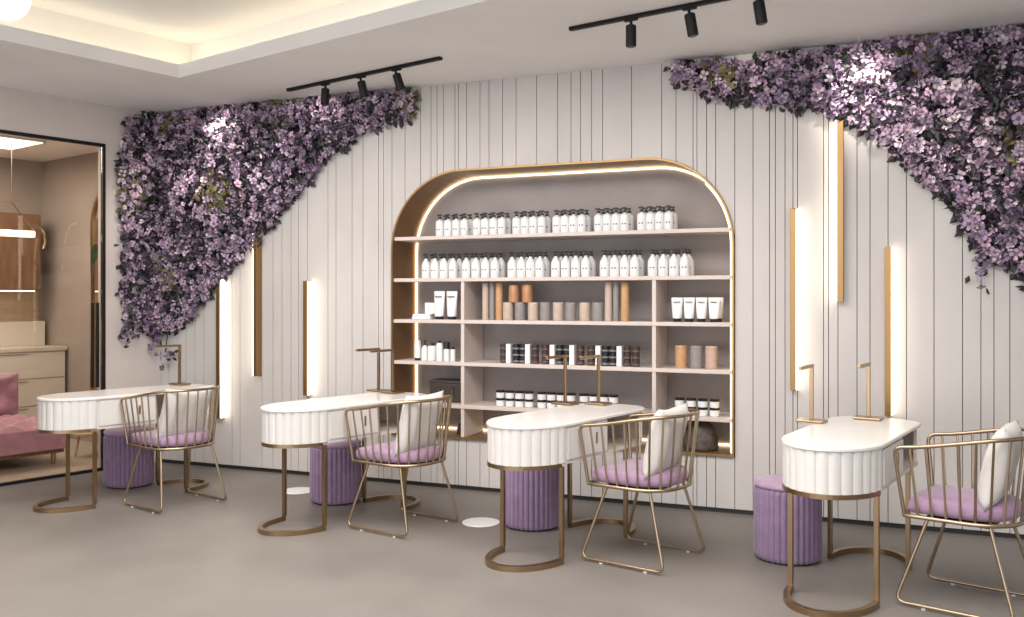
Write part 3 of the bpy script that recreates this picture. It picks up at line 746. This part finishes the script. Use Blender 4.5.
# white jars with black lids stacked two high
def make_jar():
    t = thing('lidded_jar', '', 'jar', (0, 0, 0), 0, 'white jars with black lids on the lowest shelf')
    b = MB(); b.lathe([(.030, 0), (.0335, .003), (.0335, .042), (.031, .044)], n=20); b.build('body', M['bottle'], t, smooth=40)
    b = MB(); b.lathe([(.0345, .0442), (.035, .046), (.035, .058), (.033, .060)], n=20); b.build('lid', M['lid'], t, smooth=40)
    return t
jr = make_jar(); first = True
for gi, (name, xs) in enumerate((('first middle cluster', (-2.815, -2.736, -2.657, -2.578)), ('second middle cluster', (-2.476, -2.399, -2.322, -2.245)),
                                 ('third middle cluster', (-2.142, -2.067, -1.992, -1.917)), ('right bay cluster', (-1.432, -1.350, -1.268, -1.186)))):
    for k, x in enumerate(xs):
        for l in range(2):
            place(jr, first, (x, y0 - .03, T[4] + l * .0602), 'white jar with black lid, %s, %s row, %s from left' % (name, ('lower', 'upper')[l], ORD[k])); first = False

# dark case on the left bay, tufted bag and little bottle on the brass floor of the niche
t = thing('storage_case', 'dark brown storage case with handles on the lower left shelf', 'case', (-3.30, WY + .20, T[4]), 0)
b = MB(); b.box((-.15, -.09, 0), (.15, .09, .15), 0, .006); b.build('body', M['leather'], t)
b = MB(); b.box((-.154, -.094, .1502), (.154, .094, .172), 0, .004); b.build('lid', M['leather'], t)
for x in (-.06, .06): b = MB(); b.tube([(x, -.0945, .06), (x, -.108, .07), (x, -.108, .11), (x, -.0945, .12)], .004, 6); b.build('handle', M['chair_brass'], t)
t = thing('woven_bag', 'dark grey woven rounded bag on the brass niche floor', 'bag', (-1.30, WY + .15, NZ0 + .017), 0)
b = MB(); pr = [(.115, 0), (.125, .01)]
for k in range(1, 12): a = PI / 2 * k / 12; pr.append((.125 * math.cos(a) ** .6, .01 + .19 * math.sin(a)))
vs = []; b.lathe(pr, n=40)
b.v = [(x + .004 * math.sin(38 * z * 4 + 9 * math.atan2(y, x)), y + .004 * math.cos(40 * z * 4 - 9 * math.atan2(y, x)), z) for x, y, z in b.v]
b.build('body', M['mesh'], t, smooth=70)
b = MB(); b.tube([(-.03, 0, .19), (-.025, -.01, .212), (.025, -.01, .212), (.03, 0, .19)], .006, 8); b.build('handle', M['leather'], t, smooth=60)
t = thing('dropper_bottle', 'tiny brown bottle on the brass niche floor near the left divider', 'bottle', (-3.19, WY + .12, NZ0 + .017), 0)
b = MB(); b.lathe([(.018, 0), (.020, .003), (.020, .05), (.010, .06)], n=14); b.build('body', M['brown'], t, smooth=40)
b = MB(); b.lathe([(.010, .0602), (.010, .085)], n=12); b.build('cap', M['lid'], t)

# ------------------------------------------------------------------ flowers
def inside(p, poly):
    x, y = p; c = False; j = len(poly) - 1
    for i in range(len(poly)):
        xi, yi = poly[i]; xj, yj = poly[j]
        if (yi > y) != (yj > y) and x < (xj - xi) * (y - yi) / (yj - yi) + xi: c = not c
        j = i
    return c
def edge_dist(p, poly):
    P = Vector(p); d = 9
    for a, c in zip(poly, poly[1:] + poly[:1]):
        A, C = Vector(a), Vector(c); t = max(0, min(1, (P - A).dot(C - A) / max(1e-9, (C - A).length_squared))); d = min(d, (P - A - (C - A) * t).length)
    return d
def blossom(mb, c, nrm, size, mi):
    z = Vector(nrm).normalized(); x = z.orthogonal().normalized(); x.rotate(Matrix.Rotation(random.uniform(0, 2 * PI), 3, z)); y = z.cross(x)
    c = Vector(c); np_ = random.choice((4, 4, 5)); cup = random.uniform(.15, .9); lo = max(0, mi - 2)
    for k in range(np_):
        a = 2 * PI * k / np_ + random.uniform(-.2, .2); d = x * math.cos(a) + y * math.sin(a); e = -x * math.sin(a) + y * math.cos(a)
        L = size * random.uniform(.8, 1.12); W = size * random.uniform(.36, .48); cu = cup + random.uniform(-.2, .2); tw = random.uniform(-.25, .25)
        P = lambda f, g, h: c + d * L * f + e * W * g + z * L * (h * cu + g * tw * f)
        v = [P(.03, 0, 0), P(.36, .62, .26), P(.36, 0, .12), P(.36, -.62, .26), P(.74, .98, .48), P(.72, 0, .36), P(.74, -.98, .48), P(.99, .55, .62), P(1.03, 0, .5), P(.99, -.55, .62)]
        mb.add(v, [(0, 1, 2), (0, 2, 3)], lo)
        mb.add(v, [(1, 4, 5, 2), (2, 5, 6, 3), (4, 7, 8, 5), (5, 8, 9, 6)], mi)
def leaf(mb, c, nrm, L, mi):
    z = Vector(nrm).normalized(); x = z.orthogonal().normalized(); x.rotate(Matrix.Rotation(random.uniform(0, 2 * PI), 3, z)); y = z.cross(x); c = Vector(c)
    W = L * .28
    mb.add([c, c + x * L * .5 + y * W - z * L * .05, c + x * L * .5 + z * L * .06, c + x * L * .5 - y * W - z * L * .05, c + x * L], [(0, 1, 2), (0, 2, 3), (2, 1, 4), (3, 2, 4)], mi)
def flower_patch(bl, lf, poly, to_world, n_out, count, leaves, depth, size, hue):
    xs = [p[0] for p in poly]; zs = [p[1] for p in poly]
    def pick():
        while True:
            p = (random.uniform(min(xs), max(xs)), random.uniform(min(zs), max(zs)))
            if inside(p, poly): return p
    for _ in range(count):
        p = pick(); ed = edge_dist(p, poly)
        if noise.noise(Vector((p[0] * 7.5, p[1] * 7.5, 3.0))) < -.12 and random.random() < .8: continue
        bulge = .05 + min(depth, .45 * ed + .03) * (.75 + .25 * math.sin(9 * p[0] + 2) * math.cos(8 * p[1]))
        d = bulge * random.uniform(.45, 1.0)
        nr = n_out + Vector((random.gauss(0, .8), random.gauss(0, .7), random.gauss(.1, .8)))
        q = random.random(); tone = hue + random.gauss(0, 1.15) + .7 * math.sin(3.1 * p[0]) * math.sin(2.7 * p[1] + 1)
        mi = max(0, min(4, int(round(tone))))
        blossom(bl, to_world(p[0], p[1], d), nr, size * random.uniform(.7, 1.2), mi)
    for _ in range(leaves):
        p = pick(); ed = edge_dist(p, poly); d = (.03 + min(depth, .45 * ed + .03)) * random.uniform(.1, .86)
        nr = n_out + Vector((random.gauss(0, .6), random.gauss(0, .6), random.gauss(0, .6)))
        olive = math.sin(5.2 * p[0] + 1) * math.sin(4.6 * p[1]) > .72
        leaf(lf, to_world(p[0], p[1], d), nr, random.uniform(.05, .09), 2 if olive and random.random() < .8 else random.choice((0, 1)))
onback = lambda x, z, d: Vector((x, WY - .004 - d, z))
def onleft(y, z, d): return R(LX + .004 + d, y, z)
nb = Vector((0, -1, 0)); nl = R(1, 0, 0)

LP = [(-6.15, 3.125), (-5.539, 3.125), (-4.902, 3.125), (-4.499, 3.125), (-4.064, 3.11), (-3.60, 3.125), (-3.46, 3.025), (-3.56, 2.87), (-3.998, 2.80), (-4.284, 2.64),
      (-4.519, 2.42), (-4.779, 2.18), (-4.985, 1.97), (-5.258, 1.77), (-5.539, 1.49), (-5.705, 1.32), (-5.9, 1.20), (-6.15, 1.13)]
LWP = [(4.64, 3.125), (4.46, 3.105), (4.36, 3.035), (4.30, 2.80), (4.28, 2.4), (4.31, 1.9), (4.29, 1.6), (4.33, 1.30), (4.45, 1.17), (4.64, 1.13)]
RP = [(-1.46, 3.105), (-1.21, 3.105), (-.941, 3.085), (-.68, 3.095), (-.459, 3.095), (-.244, 3.115), (.053, 3.125), (.394, 3.125), (1.30, 3.125), (1.30, 1.60), (.87, 1.52), (.74, 1.50), (.645, 1.66),
      (.50, 1.70), (.41, 1.84), (.335, 2.01), (.17, 2.16), (.03, 2.31), (-.11, 2.48), (-.25, 2.62), (-.53, 2.72), (-.80, 2.77), (-1.07, 2.81), (-1.26, 2.90), (-1.432, 2.98)]
def twig(pts, root, r=.006):
    b = MB(); b.tube(pts, r, 6); o = b.build('branch', M['twig'], root, smooth=60); return o
def flower_thing(label, base, patches, extra, twigs):
    t = thing('flower_arrangement', label, 'flowers', (0, 0, 0), 0, 'purple wall flowers')
    bl, lf = MB(), MB()
    for a in patches: flower_patch(bl, lf, *a)
    for (c, nrm, nbl, rad) in extra:            # trailing sprigs
        for _ in range(nbl):
            p = Vector(c) + Vector((random.gauss(0, rad), random.gauss(0, rad * .4), random.gauss(0, rad)))
            blossom(bl, p, nrm + Vector((random.gauss(0, .6), random.gauss(0, .6), random.gauss(0, .6))), .028, random.choice((0, 1, 2)))
            leaf(lf, p + Vector((random.gauss(0, .03), .02, random.gauss(0, .03))), nrm + Vector((random.gauss(0, .6), 0, random.gauss(0, .6))), .06, random.choice((0, 0, 1)))
    t.location = base
    for o in (bl.build('blossoms', M['bloom'], None, fix=False), lf.build('leaves', [M['leafdark'], M['leafplum'], M['leafolive']], None, fix=False)):
        o['kind'] = 'stuff'; local(o, t)
    for pts in twigs:
        b = MB(); b.tube(pts, .006, 6); local(b.build('branch', M['twig'], None, smooth=60), t)
    return t
flower_thing('purple flowering creeper spilling down the corner left of the niche', (-6.0, WY - .02, 3.1),
             [(LP, onback, nb, 3900, 4600, .28, .031, 2.3), (LWP, onleft, nl, 660, 800, .18, .030, 2.0)],
             [((-6.10, 6.28, 1.06), nb, 5, .04), ((-5.98, 6.3, .99), nb, 9, .05), (tuple(onleft(4.33, 1.12, .06)), nl, 6, .04), (tuple(onleft(4.34, 1.24, .06)), nl, 8, .05)],
             [[(-6.0, 6.36, 3.05), (-5.7, 6.32, 2.5), (-5.75, 6.34, 1.9), (-5.95, 6.33, 1.3), (-5.99, 6.32, 1.0)], [(-5.9, 6.36, 3.05), (-5.0, 6.33, 2.9), (-4.2, 6.34, 2.95), (-3.56, 6.35, 2.98)],
              [(-5.8, 6.36, 2.9), (-5.3, 6.33, 2.4), (-5.0, 6.34, 2.1)]])
flower_thing('mauve flowering creeper hanging from the ceiling at the right end', (.3, WY - .02, 3.1),
             [(RP, onback, nb, 4300, 5200, .34, .033, 2.3)],
             [((-1.40, 6.33, 3.03), nb, 8, .05), ((.80, 6.30, 1.46), nb, 12, .05), ((.45, 6.33, 1.68), nb, 10, .05)],
             [[(1.2, 6.36, 3.05), (.4, 6.33, 2.95), (-.5, 6.34, 2.9), (-1.4, 6.36, 3.0)], [(1.1, 6.36, 3.0), (.8, 6.33, 2.3), (.79, 6.34, 1.5)], [(.9, 6.36, 3.0), (.5, 6.33, 2.4), (.46, 6.34, 1.72)]])
# added bulbs and spot lamps that make the overexposed patches on the flowers
for loc, lab, e in (((-5.353, 6.17, 2.903), 'added bulb for the overexposed patch on the left purple flowers', 15), ((-.235, 6.11, 2.865), 'added bulb for the overexposed patch on the right mauve flowers', 18)):
    t = thing('added_flower_bulb', lab, 'lamp', loc)
    b = MB(); b.lathe([(.018 * math.sin(PI * k / 10) + .0003, -.018 * math.cos(PI * k / 10)) for k in range(11)], n=16); b.build('bulb', M['ledwall'], t, smooth=80)
    b = MB(); b.tube([(0, .02, 0), (0, .06, .01), (.01, .29, .05)], .004, 6); b.build('stem', M['black'], t)
    aim(lamp('SPOT', 'added_flower_spot', (loc[0], loc[1] - .08, loc[2] + .02), e, (1, .90, .82), spot_size=math.radians(110), spot_blend=.9, shadow_soft_size=.02), (loc[0] + .02, loc[1] + .3, loc[2] - .06))

# ------------------------------------------------------------------ glass door and the lounge behind it
d = thing('glass_door', 'black-framed glass sliding door at the left with a long black handle', 'door', R(LX, DY1, 0), ANG)
def lbox(name, lo, hi, m, parent, bev=0.0):
    b = MB(); b.box(lo, hi, 0, bev); return b.build(name, m, parent)
h = DY1 - DY0
lbox('frame_stile', (-.035, -.024, 0), (.004, 0, DZ), M['black'], d); lbox('frame_stile', (-.035, -h, 0), (.004, -h + .024, DZ), M['black'], d)
lbox('frame_rail', (-.035, -h + .024, DZ - .026), (.004, -.024, DZ), M['black'], d); lbox('frame_track', (-.035, -h + .024, 0), (.004, -.024, .022), M['black'], d)
lbox('glass_pane', (-.024, -h + .024, .022), (-.016, -.024, DZ - .026), M['glass'], d)
b = MB(); b.tube([(.012, -.122, .72), (.012, -.078, .72), (.012, -.078, 1.44), (.012, -.122, 1.44)], 0, closed=True, rect=(.008, .010)); b.build('handle', M['black'], d)

BX = -10.2; BY = 4.92; LC = 2.97
b = MB(); room_box(b, BX - .1, -1, -.1, LX - .06, BY + .1, 0); structure(b.build('floor_lounge', M['loungefloor']))
b = MB(); room_box(b, BX - .1, -1, LC, LX - .125, BY + .1, LC + .1); structure(b.build('ceiling_lounge', M['tray']))
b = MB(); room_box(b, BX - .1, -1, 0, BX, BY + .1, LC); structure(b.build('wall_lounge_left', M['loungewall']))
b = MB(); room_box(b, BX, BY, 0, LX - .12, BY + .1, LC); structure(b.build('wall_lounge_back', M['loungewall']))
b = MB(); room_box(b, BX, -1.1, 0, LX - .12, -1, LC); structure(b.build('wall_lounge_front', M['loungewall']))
# base cabinet along the far wall
c = thing('base_cabinet', 'ivory base cabinet with drawers behind the glass door', 'cabinet', R(BX, 2.2, 0), ANG)
Lc = 2.69
lbox('body', (.002, 0, .08), (.55, Lc, .93), M['cabinet'], c); lbox('plinth', (.002, .01, 0), (.50, Lc - .01, .08), M['dark'], c)
lbox('countertop', (.002, -.01, .9302), (.58, Lc + .01, .97), M['stone'], c, .003)
for z0, z1 in ((.10, .36), (.375, .64), (.655, .92)):
    for k in range(3):
        dd = lbox('drawer', (.5505, .01 + k * Lc / 3, z0), (.568, (k + 1) * Lc / 3 - .01, z1), M['cabinet'], c, .002)
        lbox('handle', (.5685, .2 + k * Lc / 3, z1 - .02), (.575, .5 + k * Lc / 3, z1 - .012), M['chair_brass'], dd)
c = thing('backsplash', 'pale ledge panel behind the lounge countertop', 'panel', R(BX, 2.2, .9705), ANG)
lbox('ledge', (.002, 0, 0), (.16, Lc - .02, .26), M['cabinet'], c, .004); lbox('panel', (.002, 0, .262), (.02, Lc - .02, .585), M['wood'], c)
# wall cabinet with a warm strip under it
c = thing('wall_cabinet', 'walnut wall cabinet behind the glass door, lit from below', 'cabinet', R(BX, 2.2, 1.56), ANG)
Lw = 2.54
lbox('body', (.002, 0, 0), (.33, Lw, .80), M['walnut'], c)
for k in range(3):
    dd = lbox('door', (.3305, .005 + k * Lw / 3, .004), (.348, (k + 1) * Lw / 3 - .005, .796), M['walnut'], c, .002)
    lbox('handle', (.3485, (k + 1) * Lw / 3 - .06, .05), (.356, (k + 1) * Lw / 3 - .045, .25), M['chair_brass'], dd)
lbox('light_strip', (.24, .03, -.012), (.27, Lw - .03, -.0005), M['led'], c)
# sofa facing the back wall
s = thing('tufted_sofa', 'rose pink tufted sofa behind the glass door', 'sofa', R(-8.62, 3.33, 0), ANG - PI / 2)
def tufted(name, lo, hi, axis, parent, nu, nv):
    """padded block whose face on `axis` is deep-buttoned"""
    b = MB(); N = 40; ax = {'y': (0, 2, 1), 'z': (0, 1, 2)}[axis]; vs = []; fs = []
    for i in range(N + 1):
        for j in range(N + 1):
            u, v = i / N, j / N; p = [0, 0, 0]
            p[ax[0]] = lo[ax[0]] + (hi[ax[0]] - lo[ax[0]]) * u; p[ax[1]] = lo[ax[1]] + (hi[ax[1]] - lo[ax[1]]) * v
            a, c_ = u * nu, v * nv
            dome = abs(math.sin(PI * (a + c_) / 1)) * abs(math.sin(PI * (a - c_) / 1))
            rim = min(1, min(u, 1 - u, v, 1 - v) * 9); rim = math.sqrt(max(0, 1 - (1 - rim) ** 2))
            p[ax[2]] = hi[ax[2]] - .085 + .085 * rim * (.12 + .88 * dome ** .8); vs.append(tuple(p))
    for i in range(N):
        for j in range(N): q = i * (N + 1) + j; fs.append((q, q + N + 1, q + N + 2, q + 1))
    b.add(vs, fs); h2 = list(hi); h2[ax[2]] -= .085; b.box(lo, h2); o = b.build(name, M['rose'], parent, smooth=60); return o
tufted('seat', (-.80, -.36, .15), (.80, .53, .42), 'z', s, 5, 3)
tufted('backrest', (-.80, -.58, .15), (.80, -.33, .76), 'y', s, 5, 2)
b = MB(); b.box((-.78, -.56, .11), (.78, .49, .1495)); b.build('base_frame', M['walnut'], s)
for x in (-.72, .72):
    for y in (-.50, .42): b = MB(); b.lathe([(.016, 0), (.024, .11)], (x, y, 0), 10); b.build('leg', M['chair_brass'], s)
# low wooden side table next to the sofa and a glowing panel standing in for the lit lounge cove
t = thing('side_table', 'low round wooden side table at the end of the pink sofa', 'table', R(-8.35, 4.46, 0), ANG)
b = MB(); b.lathe([(.14, .205), (.15, .210), (.15, .226), (.14, .230)], n=28); b.build('table_top', M['wood'], t, smooth=40)
for k in range(3): b = MB(); a = 2 * PI * k / 3; b.tube([(.12 * math.cos(a), .12 * math.sin(a), 0), (.08 * math.cos(a), .08 * math.sin(a), .2045)], .011, 8); b.build('leg', M['wood'], t, smooth=60)
t = thing('cove_glow_panel', 'bright panel standing in for the ceiling cove glow behind the glass door', 'ceiling light', R(-9.12, 3.45, 2.945), ANG)
b = MB(); b.box((-.34, -.9, .004), (.34, .82, .0245), 0, .002); b.build('frame', M['white'], t)
b = MB(); b.box((-.32, -.88, 0), (.32, .80, .0035)); b.build('diffuser', mat('panel_diffuser', (1, .93, .8), .4, emit=(1, .88, .68), estr=2.2), t)
# bar pendant
p = thing('bar_pendant', 'glowing bar pendant lamp with a curved brass end behind the glass door', 'lamp', R(-9.0, 3.6, 0), ANG)
lbox('light_bar', (-.035, -.9, 2.06), (.035, .66, 2.12), mat('warm_bar', (1, .9, .75), .4, emit=(1, .86, .66), estr=1.8), p, .01)
b = MB(); b.tube([(0, .675 + .10 * math.sin(a_) - .01, 2.05 + .14 * math.cos(a_) - .02) for a_ in [PI * k / 14 - .1 for k in range(11)]], .014, 8); b.build('curved_end', M['chair_brass'], p, smooth=60)
b = MB(); b.tube([(0, .455, 2.97), (0, .455, 2.385), (0, .66, 2.12)], .004, 6); b.build('cable', M['brass'], p)
b = MB(); b.tube([(0, .455, 2.385), (0, -.6, 2.40), (0, -.75, 2.12)], .004, 6); b.build('cable', M['brass'], p)
b = MB(); b.tube([(0, .30, 2.97), (0, .30, 2.388)], .004, 6); b.build('cable', M['brass'], p)
# arched mirror on the lounge back wall
mx0, mx1 = -9.10, -8.30
a_ = thing('arched_mirror', 'arched brass mirror on the lounge wall behind the door', 'mirror', R(0, 0, 0), ANG)
P = [(mx0, .55), (mx1, .55)] + [((mx0 + mx1) / 2 + .4 * math.cos(PI * k / 24), 2.22 + .4 * math.sin(PI * k / 24)) for k in range(25)]
b = MB(); b.prism(P, BY - .020, BY - .002, 0, 'y'); b.build('glass', M['mirror'], a_)
b = MB(); b.tube([(q[0], BY - .022, q[1]) for q in P], 0, closed=True, rect=(.018, .018)); b.build('frame', M['gold'], a_)
# plant whose leaf shows at the door's edge
p = thing('potted_plant', 'potted plant whose big green leaf shows beside the door handle', 'plant', R(-8.22, 4.74, 0), ANG)
b = MB(); b.lathe([(.10, 0), (.12, .02), (.14, .30), (.13, .305), (.12, .28)], n=24); b.build('pot', M['cream'], p, smooth=40)
for k, (dx, dy, hz, L) in enumerate(((-.42, -.01, 1.99, .25), (.16, .10, 1.75, .2), (.14, -.04, 1.5, .2), (.22, .04, 1.35, .2))):
    b = MB(); b.tube([(0, 0, .27), (dx * .15, dy * .15, .9), (dx * .5, dy * .5, hz - .15), (dx, dy, hz)], .007, 6); st = b.build('stem', M['leafgreen'], p, smooth=60)
    b = MB(); dirv = Vector((dx, dy, 0)).normalized(); side = Vector((-dirv.y, dirv.x, 0)); c = Vector((dx, dy, hz)); rows = []
    vs = []; fs = []
    for i in range(9):
        t_ = i / 8; wd = .055 * math.sin(PI * min(1, t_ * .9 + .08)) ** .8; ctr = c + dirv * (L * .55 * t_) + Vector((0, 0, -L * .95 * t_ * t_ + .05 * t_))
        vs += [ctr + side * wd + Vector((0, 0, .012)), ctr, ctr - side * wd + Vector((0, 0, .012))]
    for i in range(8):
        for j in range(2): q = i * 3 + j; fs.append((q, q + 1, q + 4, q + 3))
    b.add(vs, fs); b.build('leaf', M['leafgreen'], st, smooth=80, fix=False)
